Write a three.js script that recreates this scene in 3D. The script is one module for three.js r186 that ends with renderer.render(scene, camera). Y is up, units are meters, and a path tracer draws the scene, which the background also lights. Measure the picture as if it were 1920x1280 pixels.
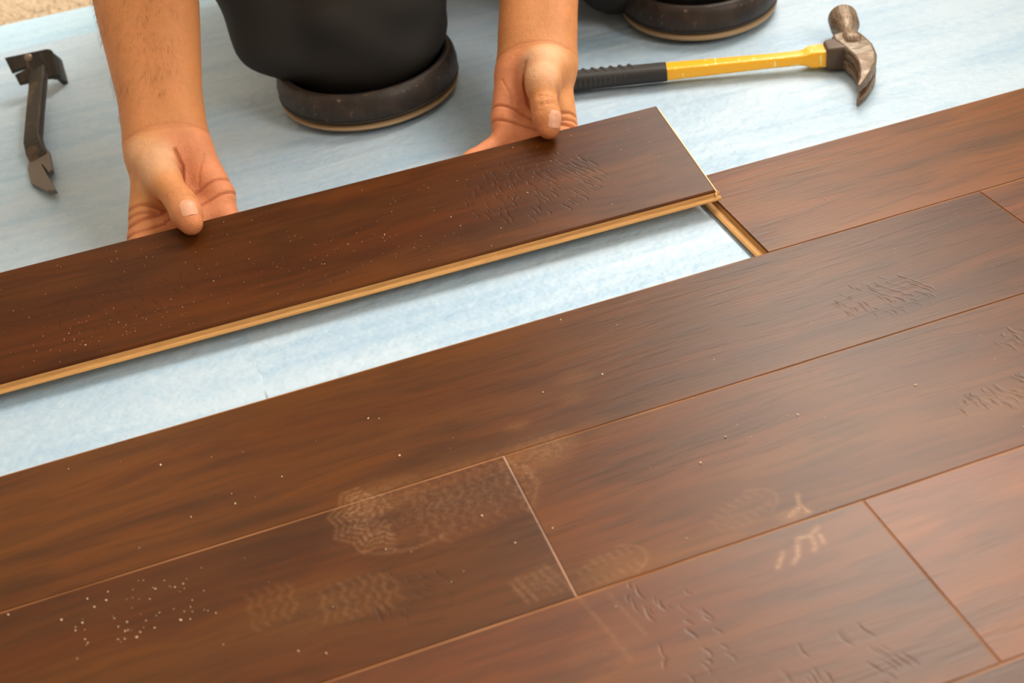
import * as THREE from 'three';
import { RoundedBoxGeometry } from 'three/addons/geometries/RoundedBoxGeometry.js';
import { mergeGeometries } from 'three/addons/utils/BufferGeometryUtils.js';
import { RectAreaLightUniformsLib } from 'three/addons/lights/RectAreaLightUniformsLib.js';

// ───────────── camera, daylight, exposure (y = 0 is the top of the laid floor, metres) ─────────────
const scene = new THREE.Scene();
const V = (x, y, z) => new THREE.Vector3(x, y, z);
const camera = new THREE.PerspectiveCamera(30.03, 1.5, 0.05, 60);
{
  const right = V(0.94141, -0.11472, 0.31714), up = V(0.27618, 0.80194, -0.52973), back = V(-0.19356, 0.58628, 0.78664);
  camera.matrixAutoUpdate = true;
  camera.position.set(0, 0.5298, 0);
  camera.quaternion.setFromRotationMatrix(new THREE.Matrix4().makeBasis(right, up, back));
  camera.focus = 0; camera.userData.fStop = 7.5;
}
camera.focus = 0.97;
const renderer = new THREE.WebGLRenderer({ antialias: true });
renderer.toneMapping = THREE.LinearToneMapping;
renderer.toneMappingExposure = 0.59;
renderer.shadowMap.enabled = true;
scene.background = new THREE.Color(0.86, 0.93, 1.0);      // even overcast sky beyond the windows
scene.backgroundIntensity = 1.2;
RectAreaLightUniformsLib.init();
const ROOM = { x0: -2.4, x1: 1.3, z0: -3.4, z1: 1.9, top: 2.6, slab: -0.0125 };
function windowLight(w, h, at, to, power, color) {        // daylight that comes in through one window opening
  const l = new THREE.RectAreaLight(color, power, w, h);
  l.position.copy(at); l.lookAt(to); scene.add(l); return l;
}
const DAY = new THREE.Color(1, 0.94, 0.83);
windowLight(1.45, 1.3, V(1.27, 1.7, -1.9), V(0, 1.7, -1.9), 36, DAY);
windowLight(1.1, 1.2, V(1.27, 1.3, 0.55), V(0, 1.3, 0.55), 19, DAY);  // fill light for the skin, at an unseen window added for it

// ───────────── helpers ─────────────
let seedState = 7;
const rnd = () => { seedState = (seedState + 0x6d2b79f5) | 0; let t = Math.imul(seedState ^ (seedState >>> 15), 1 | seedState); t = (t + Math.imul(t ^ (t >>> 7), 61 | t)) ^ t; return ((t ^ (t >>> 14)) >>> 0) / 4294967296; };
const rr = (a, b) => a + (b - a) * rnd();
const clamp = (x, a, b) => (x < a ? a : x > b ? b : x), mix = (a, b, t) => a + (b - a) * t;
const smooth = (a, b, x) => { const t = clamp((x - a) / (b - a), 0, 1); return t * t * (3 - 2 * t); };
const hash = (x, y, s) => { let h = Math.imul(x, 374761393) ^ Math.imul(y, 668265263) ^ Math.imul(s, 2147483629); h = Math.imul(h ^ (h >>> 13), 1274126177); return ((h ^ (h >>> 16)) >>> 0) / 4294967296; };
function noise(x, y, s = 0) {
  const ix = Math.floor(x), iy = Math.floor(y), fx = x - ix, fy = y - iy, u = fx * fx * (3 - 2 * fx), v = fy * fy * (3 - 2 * fy);
  const a = hash(ix, iy, s), b = hash(ix + 1, iy, s), c = hash(ix, iy + 1, s), d = hash(ix + 1, iy + 1, s);
  return a + (b - a) * u + (c - a) * v + (a - b - c + d) * u * v;
}
const fbm = (x, y, s, n = 3) => { let f = 0, a = 0.5, t = 0; for (let i = 0; i < n; i++) { f += a * noise(x, y, s + i * 17); t += a; x *= 2.03; y *= 2.03; a *= 0.5; } return f / t; };
const noise3 = (x, y, z, s = 0) => { const iz = Math.floor(z), f = z - iz, w = f * f * (3 - 2 * f); return mix(noise(x, y, s + iz * 131), noise(x, y, s + (iz + 1) * 131), w); };
const used = {};
const numbered = (n) => { used[n] = (used[n] ?? -1) + 1; return used[n] ? n + '_' + String(used[n]).padStart(3, '0') : n; };
function mesh(name, geo, mat, parent = scene) {
  const m = new THREE.Mesh(geo, mat); m.name = parent === scene ? numbered(name) : name; m.castShadow = m.receiveShadow = true; parent.add(m); return m;
}
function group(name, label, category) { const g = new THREE.Group(); g.name = numbered(name); scene.add(g); if (label) g.userData = { label, category }; return g; }
const std = (o) => new THREE.MeshStandardMaterial(o);
const lin = (r, g, b) => new THREE.Color().setRGB(r, g, b);
function dataTex(w, h, fn, srgb, channels = 4) {
  const d = new Uint8Array(w * h * 4), o = [0, 0, 0];
  for (let y = 0, i = 0; y < h; y++) for (let x = 0; x < w; x++, i += 4) { fn(x, y, o); d[i] = clamp(o[0], 0, 255); d[i + 1] = clamp(o[1], 0, 255); d[i + 2] = clamp(o[2], 0, 255); d[i + 3] = 255; }
  const t = new THREE.DataTexture(d, w, h); t.magFilter = THREE.LinearFilter; t.wrapS = t.wrapT = THREE.RepeatWrapping; if (srgb) t.colorSpace = THREE.SRGBColorSpace; t.needsUpdate = true; return t;
}
// A closed skin over rings of points (all rings the same length), ends capped.
function loft(rings, caps = true, flat = false) {
  const n = rings[0].length, pos = [], uv = [], idx = [];
  let run = 0; const mid = (r) => r.reduce((a, p) => a.add(p), V(0, 0, 0)).multiplyScalar(1 / n);
  rings.forEach((r, i) => { if (i) run += mid(r).distanceTo(mid(rings[i - 1])); for (let k = 0; k <= n; k++) { const p = r[k % n]; pos.push(p.x, p.y, p.z); uv.push(run, k / n); } });
  for (let i = 0; i + 1 < rings.length; i++) for (let k = 0; k < n; k++) { const a = i * (n + 1) + k, b = a + 1, c = a + n + 1, d = c + 1; idx.push(a, b, c, b, d, c); }
  let g = new THREE.BufferGeometry();
  g.setAttribute('position', new THREE.Float32BufferAttribute(pos, 3)); g.setAttribute('uv', new THREE.Float32BufferAttribute(uv, 2)); g.setIndex(idx);
  g.computeVertexNormals();
  {  // the seam column shares its normals
    const N = g.attributes.normal;
    for (let i = 0; i < rings.length; i++) { const a = i * (n + 1), b = a + n, s = V(N.getX(a) + N.getX(b), N.getY(a) + N.getY(b), N.getZ(a) + N.getZ(b)).normalize(); N.setXYZ(a, s.x, s.y, s.z); N.setXYZ(b, s.x, s.y, s.z); }
  }
  if (flat) { g = g.toNonIndexed(); g.computeVertexNormals(); } else g = g.toNonIndexed();
  const parts = [g];
  if (caps) for (const [r, sgn] of [[rings[0], 1], [rings[rings.length - 1], -1]]) {
    const c = mid(r), p = [], u = [];
    for (let k = 0; k < n; k++) { const a = r[k], b = r[(k + 1) % n]; for (const q of sgn > 0 ? [c, b, a] : [c, a, b]) { p.push(q.x, q.y, q.z); u.push(0, 0); } }
    const e = new THREE.BufferGeometry(); e.setAttribute('position', new THREE.Float32BufferAttribute(p, 3)); e.setAttribute('uv', new THREE.Float32BufferAttribute(u, 2)); e.computeVertexNormals(); parts.push(e);
  }
  return mergeGeometries(parts);
}
// rounded rectangle ring in the plane (u, v) about c
function rrect(c, u, v, w, h, r, seg = 3) {
  const out = [];
  for (const [sx, sy, a0] of [[1, 1, 0], [-1, 1, 1], [-1, -1, 2], [1, -1, 3]]) for (let k = 0; k <= seg; k++) {
    const a = (a0 + k / seg) * Math.PI / 2; out.push(c.clone().addScaledVector(u, sx * (w / 2 - r) + r * Math.cos(a)).addScaledVector(v, sy * (h / 2 - r) + r * Math.sin(a)));
  }
  return out;
}
const bake = (g, m) => g.clone().applyMatrix4(m);

// ───────────── signed-distance meshing (surface nets on a sparse grid) ─────────────
function sdfMesh(f, lo, hi, cell, color, uvOf) {
  const nx = Math.ceil((hi[0] - lo[0]) / cell) + 1, ny = Math.ceil((hi[1] - lo[1]) / cell) + 1, nz = Math.ceil((hi[2] - lo[2]) / cell) + 1;
  const F = new Float32Array(nx * ny * nz), B = 6, reach = B * cell * 0.9 + cell * 2;
  for (let bz = 0; bz < nz; bz += B) for (let by = 0; by < ny; by += B) for (let bx = 0; bx < nx; bx += B) {
    const c = f(lo[0] + (bx + B / 2) * cell, lo[1] + (by + B / 2) * cell, lo[2] + (bz + B / 2) * cell), skip = Math.abs(c) > reach * 1.35;
    for (let z = bz; z < Math.min(nz, bz + B); z++) for (let y = by; y < Math.min(ny, by + B); y++) for (let x = bx; x < Math.min(nx, bx + B); x++)
      F[(z * ny + y) * nx + x] = skip ? c : f(lo[0] + x * cell, lo[1] + y * cell, lo[2] + z * cell);
  }
  const id = new Int32Array(nx * ny * nz).fill(-1), P = [], idx = [], sy = nx, sz = nx * ny;
  const off = [0, 1, sy, sy + 1, sz, sz + 1, sz + sy, sz + sy + 1], ed = [[0, 1], [2, 3], [4, 5], [6, 7], [0, 2], [1, 3], [4, 6], [5, 7], [0, 4], [1, 5], [2, 6], [3, 7]];
  for (let z = 0; z < nz - 1; z++) for (let y = 0; y < ny - 1; y++) for (let x = 0; x < nx - 1; x++) {
    const o = z * sz + y * sy + x; let m = 0;
    for (let k = 0; k < 8; k++) if (F[o + off[k]] < 0) m |= 1 << k;
    if (m === 0 || m === 255) continue;
    let px = 0, py = 0, pz = 0, n = 0;
    for (const [a, b] of ed) { const fa = F[o + off[a]], fb = F[o + off[b]]; if ((fa < 0) === (fb < 0)) continue; const t = fa / (fa - fb); px += (a & 1) + t * ((b & 1) - (a & 1)); py += ((a >> 1) & 1) + t * (((b >> 1) & 1) - ((a >> 1) & 1)); pz += (a >> 2) + t * ((b >> 2) - (a >> 2)); n++; }
    id[o] = P.length / 3; P.push(lo[0] + (x + px / n) * cell, lo[1] + (y + py / n) * cell, lo[2] + (z + pz / n) * cell);
  }
  for (let z = 1; z < nz - 1; z++) for (let y = 1; y < ny - 1; y++) for (let x = 1; x < nx - 1; x++) {
    const o = z * sz + y * sy + x, s = F[o] < 0;
    for (const [d, e, g] of [[1, sy, sz], [sy, sz, 1], [sz, 1, sy]]) {
      if (s === F[o + d] < 0) continue;
      const a = id[o - e - g], b = id[o - g], c = id[o], q = id[o - e];
      if (a < 0 || b < 0 || c < 0 || q < 0) continue;
      if (s) idx.push(a, b, c, a, c, q); else idx.push(a, c, b, a, q, c);
    }
  }
  const nV = P.length / 3, N = new Float32Array(nV * 3), C = color ? new Float32Array(nV * 3) : null, U = new Float32Array(nV * 2), h = cell * 0.5, col = [0, 0, 0];
  for (let i = 0; i < nV; i++) {
    let x = P[3 * i], y = P[3 * i + 1], z = P[3 * i + 2], gx, gy, gz;
    for (let k = 0; k < 2; k++) {
      gx = f(x + h, y, z) - f(x - h, y, z); gy = f(x, y + h, z) - f(x, y - h, z); gz = f(x, y, z + h) - f(x, y, z - h);
      const l = Math.hypot(gx, gy, gz) || 1; gx /= l; gy /= l; gz /= l;
      if (k === 0) { const d = clamp(f(x, y, z), -cell * 0.6, cell * 0.6); x -= gx * d; y -= gy * d; z -= gz * d; }
    }
    P[3 * i] = x; P[3 * i + 1] = y; P[3 * i + 2] = z; N[3 * i] = gx; N[3 * i + 1] = gy; N[3 * i + 2] = gz;
    if (C) { color(x, y, z, gx, gy, gz, col); C[3 * i] = col[0]; C[3 * i + 1] = col[1]; C[3 * i + 2] = col[2]; }
    if (uvOf) { const t = uvOf(x, y, z); U[2 * i] = t[0]; U[2 * i + 1] = t[1]; }
  }
  const g = new THREE.BufferGeometry();
  g.setAttribute('position', new THREE.Float32BufferAttribute(P, 3)); g.setAttribute('normal', new THREE.BufferAttribute(N, 3)); g.setAttribute('uv', new THREE.BufferAttribute(U, 2));
  if (C) g.setAttribute('color', new THREE.BufferAttribute(C, 3)); g.setIndex(idx); return g;
}
const smin = (a, b, k) => { const h = Math.max(k - Math.abs(a - b), 0) / k; return Math.min(a, b) - h * h * k * 0.25; };
// tapered capsule: [ax, ay, az, ra, bx, by, bz, rb]
function capsule(c, x, y, z) {
  const dx = c[4] - c[0], dy = c[5] - c[1], dz = c[6] - c[2], px = x - c[0], py = y - c[1], pz = z - c[2];
  const t = clamp((px * dx + py * dy + pz * dz) / (dx * dx + dy * dy + dz * dz + 1e-12), 0, 1), qx = px - dx * t, qy = py - dy * t, qz = pz - dz * t;
  return Math.sqrt(qx * qx + qy * qy + qz * qz) - (c[3] + (c[7] - c[3]) * t);
}
const cap = (a, ra, b, rb) => [a.x, a.y, a.z, ra, b.x, b.y, b.z, rb];
const blend = (list, k) => (x, y, z) => { let d = 1e3; for (const c of list) d = smin(d, capsule(c, x, y, z), k); return d; };

// ───────────── the room shell ─────────────
const M = {
  wall: std({ color: lin(0.5, 0.45, 0.38), roughness: 0.9 }), ceiling: std({ color: lin(0.55, 0.52, 0.47), roughness: 0.95 }), frame: std({ color: lin(0.75, 0.75, 0.74), roughness: 0.45 }),
  glass: new THREE.MeshPhysicalMaterial({ color: 0xffffff, transmission: 1, thickness: 0, roughness: 0, ior: 1.5 }),
};
function struct(name, geo, mat) { const m = mesh(name, geo, mat); m.userData.kind = 'structure'; return m; }
const boxAt = (x0, y0, z0, x1, y1, z1) => new THREE.BoxGeometry(x1 - x0, y1 - y0, z1 - z0).translate((x0 + x1) / 2, (y0 + y1) / 2, (z0 + z1) / 2);
const R = ROOM, T = 0.2;
{
  const lo = R.slab, hi = R.top;
  struct('wall_back', boxAt(R.x0 - T, lo, R.z0 - T, R.x1 + T, hi, R.z0), M.wall);
  struct('wall_left', boxAt(R.x0 - T, lo, R.z0, R.x0, hi, R.z1), M.wall);
  struct('wall_front', boxAt(R.x0 - T, lo, R.z1, R.x1 + T, hi, R.z1 + T), M.wall);
  const P1 = [R.x1, R.x1 + T], rg = [boxAt(P1[0], lo, R.z0, P1[1], hi, -2.68), boxAt(P1[0], lo, -2.68, P1[1], 1, -1.12), boxAt(P1[0], 2.4, -2.68, P1[1], hi, -1.12), boxAt(P1[0], lo, -1.12, P1[1], hi, -0.05), boxAt(P1[0], lo, -0.05, P1[1], 0.65, 1.15), boxAt(P1[0], 1.95, -0.05, P1[1], hi, 1.15), boxAt(P1[0], lo, 1.15, P1[1], hi, R.z1)];
  struct('wall_right', mergeGeometries(rg), M.wall);
  struct('ceiling', boxAt(R.x0 - T, hi, R.z0 - T, R.x1 + T, hi + T, R.z1 + T), M.ceiling);
  const win = (name, alongX, a0, a1, y0, y1, at) => {
    const g = new THREE.Group(); g.name = name; g.userData.kind = 'structure'; scene.add(g);
    const B = (u0, v0, u1, v1, d = 0.03) => (alongX ? boxAt(u0, v0, at - d, u1, v1, at + d) : boxAt(at - d, v0, u0, at + d, v1, u1)), w = 0.055, c = (a0 + a1) / 2;
    for (const b of [B(a0, y0, a1, y0 + w), B(a0, y1 - w, a1, y1), B(a0, y0 + w, a0 + w, y1 - w), B(a1 - w, y0 + w, a1, y1 - w), B(c - w / 2, y0 + w, c + w / 2, y1 - w)]) mesh('window_frame', b, M.frame, g);
    mesh('pane', B(a0 + w, y0 + w, c - w / 2, y1 - w, 0.003), M.glass, g); mesh('pane', B(c + w / 2, y0 + w, a1 - w, y1 - w, 0.003), M.glass, g);
  };
  win('window_1', false, -2.68, -1.12, 1, 2.4, R.x1 + 0.1); win('added_window_2', false, -0.05, 1.15, 0.65, 1.95, R.x1 + 0.1);  // second window is unseen, added for the front fill
  struct('baseboard_back', boxAt(R.x0, lo, R.z0, R.x1, 0.08, R.z0 + 0.014), M.frame);
  struct('baseboard_left', boxAt(R.x0, lo, R.z0 + 0.014, R.x0 + 0.014, 0.08, R.z1), M.frame);
}

// ───────────── floor: bare slab and the laid planks ─────────────
const floor = new THREE.Group(); floor.name = 'floor'; floor.userData.kind = 'structure'; scene.add(floor);
{
  const t = dataTex(512, 512, (x, y, o) => { const n = fbm(x / 512 * 8, y / 512 * 8, 3, 4), g = noise(x * 0.5, y * 0.5, 9), s = noise(x * 0.12, y * 0.12, 31); const k = 0.8 + 0.25 * n + 0.12 * (g - 0.5) - (s > 0.78 ? 0.12 : 0); o[0] = 205 * k; o[1] = 180 * k; o[2] = 150 * k; }, true);
  t.repeat.set(10, 10);
  const b = dataTex(256, 256, (x, y, o) => { o[0] = o[1] = o[2] = 255 * fbm(x / 256 * 60, y / 256 * 60, 5, 3); }, false); b.repeat.set(16, 16);
  const m = std({ map: t, bumpMap: b, bumpScale: 0.004, roughness: 0.95 });
  const s = mesh('concrete_slab', boxAt(R.x0 - T, R.slab - 0.12, R.z0 - T, R.x1 + T, R.slab, R.z1 + T), m, floor); s.userData.label = 'bare beige concrete subfloor';
}
const PW = 0.13, Z0 = -0.858, TH = 0.009, LEN = 1.2;      // plank width, back edge of the last row, thickness
const DUST = (() => {                                     // shoe prints and scuffs in plaster dust, drawn on the floor plan at 2.5 px/mm
  const S = 2500, x0 = -0.2, z0 = -0.74, w = 2000, h = 1300, c = document.createElement('canvas'); c.width = w; c.height = h;
  const g = c.getContext('2d'); g.fillStyle = '#000'; g.fillRect(0, 0, w, h); g.lineCap = 'round';
  const P = (x, z) => [(x - x0) * S, (z - z0) * S];
  const line = (pts, wd, a) => { g.strokeStyle = `rgba(255,255,255,${a})`; g.lineWidth = wd * S; g.beginPath(); pts.forEach((p, i) => (i ? g.lineTo(...P(...p)) : g.moveTo(...P(...p)))); g.stroke(); };
  const haze = (x, z, rx, rz, a, rot = 0) => { g.save(); g.translate(...P(x, z)); g.rotate(rot); g.scale(rx * S, rz * S); const q = g.createRadialGradient(0, 0, 0, 0, 0, 1); q.addColorStop(0, `rgba(255,255,255,${a})`); q.addColorStop(0.6, `rgba(255,255,255,${a * 0.6})`); q.addColorStop(1, 'rgba(255,255,255,0)'); g.fillStyle = q; g.beginPath(); g.arc(0, 0, 1, 0, 7); g.fill(); g.restore(); };
  const tread = (cx, cz, len, wd, rot, step, a) => {       // zigzag bars across a sole
    const ca = Math.cos(rot), sa = Math.sin(rot), at = (u, v) => [cx + u * ca - v * sa, cz + u * sa + v * ca];
    for (let u = -len / 2; u < len / 2; u += step) { const half = wd / 2 * Math.sqrt(Math.max(0, 1 - (2 * u / len) ** 4)); const pts = []; for (let v = -half, k = 0; v <= half; v += 0.006, k++) pts.push(at(u + (k % 2 ? step * 0.55 : 0), v)); if (pts.length > 1) line(pts, step * 0.36, a * rr(0.5, 1)); }
  };
  // first print: heel with nested bars at its left end, sole haze to the joint
  haze(0.085, -0.575, 0.085, 0.042, 0.34, -0.1); haze(0.05, -0.597, 0.03, 0.02, 0.3); haze(0.15, -0.59, 0.03, 0.025, 0.3);
  for (let k = 0; k < 6; k++) { const r0 = 0.009 + k * 0.0042, pts = []; for (let a = 0.62 * Math.PI, i = 0; a < 1.5 * Math.PI; a += 0.3, i++) { const r = r0 + (i % 2 ? 0.005 : 0); pts.push([0.05 + r * 1.05 * Math.cos(a), -0.581 - r * Math.sin(a)]); } line(pts, 0.0018, rr(0.35, 0.7)); }
  tread(0.037, -0.586, 0.03, 0.03, -0.2, 0.0055, 0.55); tread(0.1, -0.567, 0.085, 0.06, -0.05, 0.0075, 0.26);
  { const pts = []; for (let a = -0.6; a < 0.75; a += 0.1) pts.push([0.085 + 0.056 * Math.cos(a), -0.568 + 0.038 * Math.sin(a)]); line(pts, 0.0014, 0.4); }
  { const pts = []; for (let a = 1.2; a < 2.4; a += 0.1) pts.push([0.06 + 0.05 * Math.cos(a), -0.585 + 0.042 * Math.sin(a)]); line(pts, 0.0025, 0.3); }
  // second, fainter print
  haze(-0.005, -0.522, 0.055, 0.03, 0.16, 0.05); tread(-0.032, -0.533, 0.035, 0.034, 0, 0.006, 0.3); tread(0.015, -0.517, 0.05, 0.036, 0.05, 0.006, 0.3);
  // striped oval patches and smears
  const oval = (cx, cz, rx, rz, rot, a, n) => { const ca = Math.cos(rot), sa = Math.sin(rot), at = (u, v) => [cx + u * ca - v * sa, cz + u * sa + v * ca]; const pts = []; for (let k = -10; k <= 10; k++) pts.push(at(rx * Math.cos(k / 9), rz * Math.sin(k / 9))); line(pts, 0.0014, a); for (let i = 0; i < n; i++) { const u = rx * (i / n * 1.7 - 0.85), hh = rz * 0.55 * Math.sqrt(1 - (u / rx) ** 2); line([at(u, -hh - rz * 0.2), at(u + 0.0015, -hh + rz * 0.18)], 0.0016, a * 0.9); line([at(u, hh - rz * 0.2), at(u + 0.0015, hh + rz * 0.2)], 0.0016, a * 0.8); } haze(cx, cz, rx, rz, a * 0.45, rot); };
  oval(0.157, -0.481, 0.022, 0.013, -0.1, 0.42, 7); oval(0.243, -0.489, 0.024, 0.013, -0.25, 0.36, 7);
  for (const s of [[[0.278, -0.488], [0.274, -0.478], [0.277, -0.472]], [[0.274, -0.478], [0.265, -0.474]], [[0.275, -0.459], [0.269, -0.455], [0.260, -0.456]], [[0.268, -0.455], [0.2665, -0.446], [0.264, -0.444]], [[0.26, -0.455], [0.254, -0.444], [0.249, -0.44]], [[0.248, -0.45], [0.24, -0.441]], [[0.273, -0.453], [0.272, -0.447]]]) line(s, 0.0030, 0.75);
  haze(0.268, -0.474, 0.014, 0.006, 0.5);
  for (let k = 0; k < 6; k++) line([[0.1 + k * 0.0045, -0.494 - k * 0.0008], [0.105 + k * 0.005, -0.474]], 0.0017, rr(0.2, 0.5));
  haze(0.117, -0.487, 0.02, 0.014, 0.25); haze(0.165, -0.592, 0.02, 0.016, 0.3); haze(0.2, -0.652, 0.018, 0.01, 0.2); haze(0.148, -0.621, 0.012, 0.006, 0.3); haze(0.191, -0.631, 0.014, 0.008, 0.22);
  line([[0.131, -0.469], [0.137, -0.44], [0.141, -0.414]], 0.002, 0.3); line([[0.148, -0.462], [0.152, -0.44], [0.155, -0.427]], 0.002, 0.25);
  haze(0.13, -0.425, 0.03, 0.02, 0.18); haze(0.345, -0.57, 0.05, 0.03, 0.18, 0.4); haze(0.43, -0.5, 0.06, 0.02, 0.16);
  const d = g.getImageData(0, 0, w, h).data, A = new Float32Array(w * h);
  for (let i = 0; i < w * h; i++) A[i] = d[4 * i] / 255;
  return (x, z) => { const u = Math.round((x - x0) * S), v = Math.round((z - z0) * S); if (u < 2 || v < 2 || u >= w - 2 || v >= h - 2) return 0; let s = 0; for (let i = -2; i <= 2; i += 2) for (let j = -2; j <= 2; j += 2) s += A[(v + j) * w + u + i]; return s / 9; };
})();
// wood of one plank: colour and relief; x runs along it, z across it, origin at its back left corner; place = world position of that corner
function plankMaterial(seed, place, chatter, toneAndLight, gloss = 0.5) {
  const W = 2048, H = 256, hgt = new Float32Array(W * H), stain = new Float32Array(W * H), ux = LEN / W, uz = PW / H;
  const sv = seedState; seedState = seed * 977 + 5;
  for (const [cx, cz, rx, rz, n, slant] of chatter) for (let i = 0; i < n; i++) {       // short tool strokes left across the grain
    const a = rr(0, 6.283), q = Math.sqrt(rnd()), x = cx + rx * q * Math.cos(a), z = cz + rz * q * Math.sin(a), l = rr(0.004, 0.014), wd = rr(0.00035, 0.0008), dp = rr(0.3, 1);
    for (let t = -0.5; t <= 0.5; t += 0.4 * uz / l) {
      const px = x + slant * l * t + 0.0008 * Math.sin(t * 5 + a), pz = z + l * t, fall = (1 - 4 * t * t) * dp, c = px / ux, r = Math.round(pz / uz), k = Math.ceil(2 * wd / ux);
      if (r < 0 || r >= H) continue;
      for (let j = -k; j <= k; j++) { const xx = Math.round(c) + j; if (xx < 0 || xx >= W) continue; const e = Math.exp(-(((xx - c) * ux / wd) ** 2)) * fall; const o = r * W + xx; hgt[o] = Math.min(hgt[o], -e); stain[o] = Math.max(stain[o], e); }
    }
  }
  seedState = sv;
  const col = new Uint8Array(W * H * 4), bmp = new Uint8Array(W * H * 4);
  for (let j = 0; j < H; j++) for (let i = 0; i < W; i++) {
    const x = i * ux, z = j * uz, o = j * W + i;
    const warp = (fbm(x * 5, z * 14, seed, 2) - 0.5), wave = z + 0.02 * warp + 0.006 * (noise(x * 14, z * 30, seed + 3) - 0.5);
    const streak = fbm(x * 26, wave * 270, seed + 11, 3), broad = fbm(x * 3.2, wave * 24, seed + 23, 3), patch = fbm(x * 15, z * 42, seed + 31, 4);
    const ring = 0.5 + 0.5 * Math.sin((wave * 260 + 9 * warp + 3 * broad) * 2.2), fine = noise(x * 60, z * 1500, seed + 41);
    let dark = 0.55 * smooth(0.42, 0.72, streak) + 0.55 * smooth(0.45, 0.75, patch) + 0.25 * ring * smooth(0.4, 0.65, broad) + 0.12 * (fine - 0.5);
    const red = smooth(0.35, 0.7, broad);
    let r = mix(118, 112, red) + 24 * (noise(x * 4, wave * 70, seed + 53) - 0.4), g = mix(67, 58, red) + 14 * (noise(x * 4, wave * 70, seed + 53) - 0.4), b = mix(22, 16, red);
    const k = clamp(dark, 0, 1.1); r = mix(r, 52, k * 0.32); g = mix(g, 30, k * 0.32); b = mix(b, 15, k * 0.32);
    const s = stain[o] * 0.3; r = mix(r, 52, s); g = mix(g, 32, s); b = mix(b, 20, s);
    r *= 0.8 * toneAndLight[0]; g *= 0.79 * toneAndLight[1]; b *= 0.75 * toneAndLight[2];
    let d = 0; if (place) { d = DUST(place[0] + x, place[1] + z); if (d > 0.004) d *= 0.45 + 0.9 * noise((place[0] + x) * 700, (place[1] + z) * 700, 77); d = clamp(d * 0.62, 0, 0.7); }
    r = mix(r, 178, d); g = mix(g, 142, d); b = mix(b, 118, d);
    { const e = Math.max(1 - smooth(0.001, 0.0019, z), 1 - smooth(0.001, 0.0019, LEN - x)) * (place ? 0.4 + 0.45 * noise(x * 30, z * 30, seed + 5) : 0.15); r = mix(r, 180, e); g = mix(g, 130, e); b = mix(b, 96, e); }   // worn, dusty back and end bevels; the light they catch is painted in
    col[4 * o] = clamp(r, 0, 255); col[4 * o + 1] = clamp(g, 0, 255); col[4 * o + 2] = clamp(b, 0, 255); col[4 * o + 3] = 255;
    const hb = 0.62 + 0.22 * hgt[o] - 0.06 * smooth(0.5, 0.8, streak) - 0.05 * fine + 0.10 * (fbm(x * 12, z * 45, seed + 61, 2) - 0.5);
    bmp[4 * o] = bmp[4 * o + 1] = bmp[4 * o + 2] = clamp(hb * 255, 0, 255); bmp[4 * o + 3] = 255;
  }
  const mk = (d, srgb) => { const t = new THREE.DataTexture(d, W, H); t.magFilter = THREE.LinearFilter; if (srgb) t.colorSpace = THREE.SRGBColorSpace; t.needsUpdate = true; return t; };
  return new THREE.MeshPhysicalMaterial({ map: mk(col, true), bumpMap: mk(bmp, false), bumpScale: 0.0009, roughness: 0.4, specularIntensity: gloss });
}
const coreMat = std({ map: dataTex(256, 64, (x, y, o) => { const n = noise(x * 0.7, y * 0.9, 8), m = fbm(x * 0.06, y * 0.3, 4, 2); const k = 0.9 + 0.14 * (n - 0.5) + 0.15 * (m - 0.5); o[0] = 216 * k; o[1] = 160 * k; o[2] = 94 * k; }, true), roughness: 0.75 });
// bevelled board top, corner at the origin, running +x (len) and +z (wid), top at y = 0; uv by its own length and width
function boardTop(len, wid, b = 0.0015, drop = 0.0005, deep = 0.002, f = 0.0003) {   // wide bevel at the back and right edges, narrow at the front and left
  const ring = (i, y, j = i) => [V(j, y, i), V(j, y, wid - j), V(len - i, y, wid - j), V(len - i, y, i)], A = ring(b, 0, f), B = ring(0.00005, -drop), C = ring(0, -deep), tri = [];
  const quad = (a, q, c, d) => tri.push(a, q, c, a, c, d);
  quad(...A); for (const [p, q] of [[A, B], [B, C]]) for (let k = 0; k < 4; k++) { const n = (k + 1) % 4; quad(p[k], q[k], q[n], p[n]); }
  quad(C[3], C[2], C[1], C[0]);
  const g = new THREE.BufferGeometry(); g.setAttribute('position', new THREE.Float32BufferAttribute(tri.flatMap((p) => [p.x, p.y, p.z]), 3));
  g.setAttribute('uv', new THREE.Float32BufferAttribute(tri.flatMap((p) => [p.x / LEN, p.z / PW]), 2)); g.computeVertexNormals(); return g;
}
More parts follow.
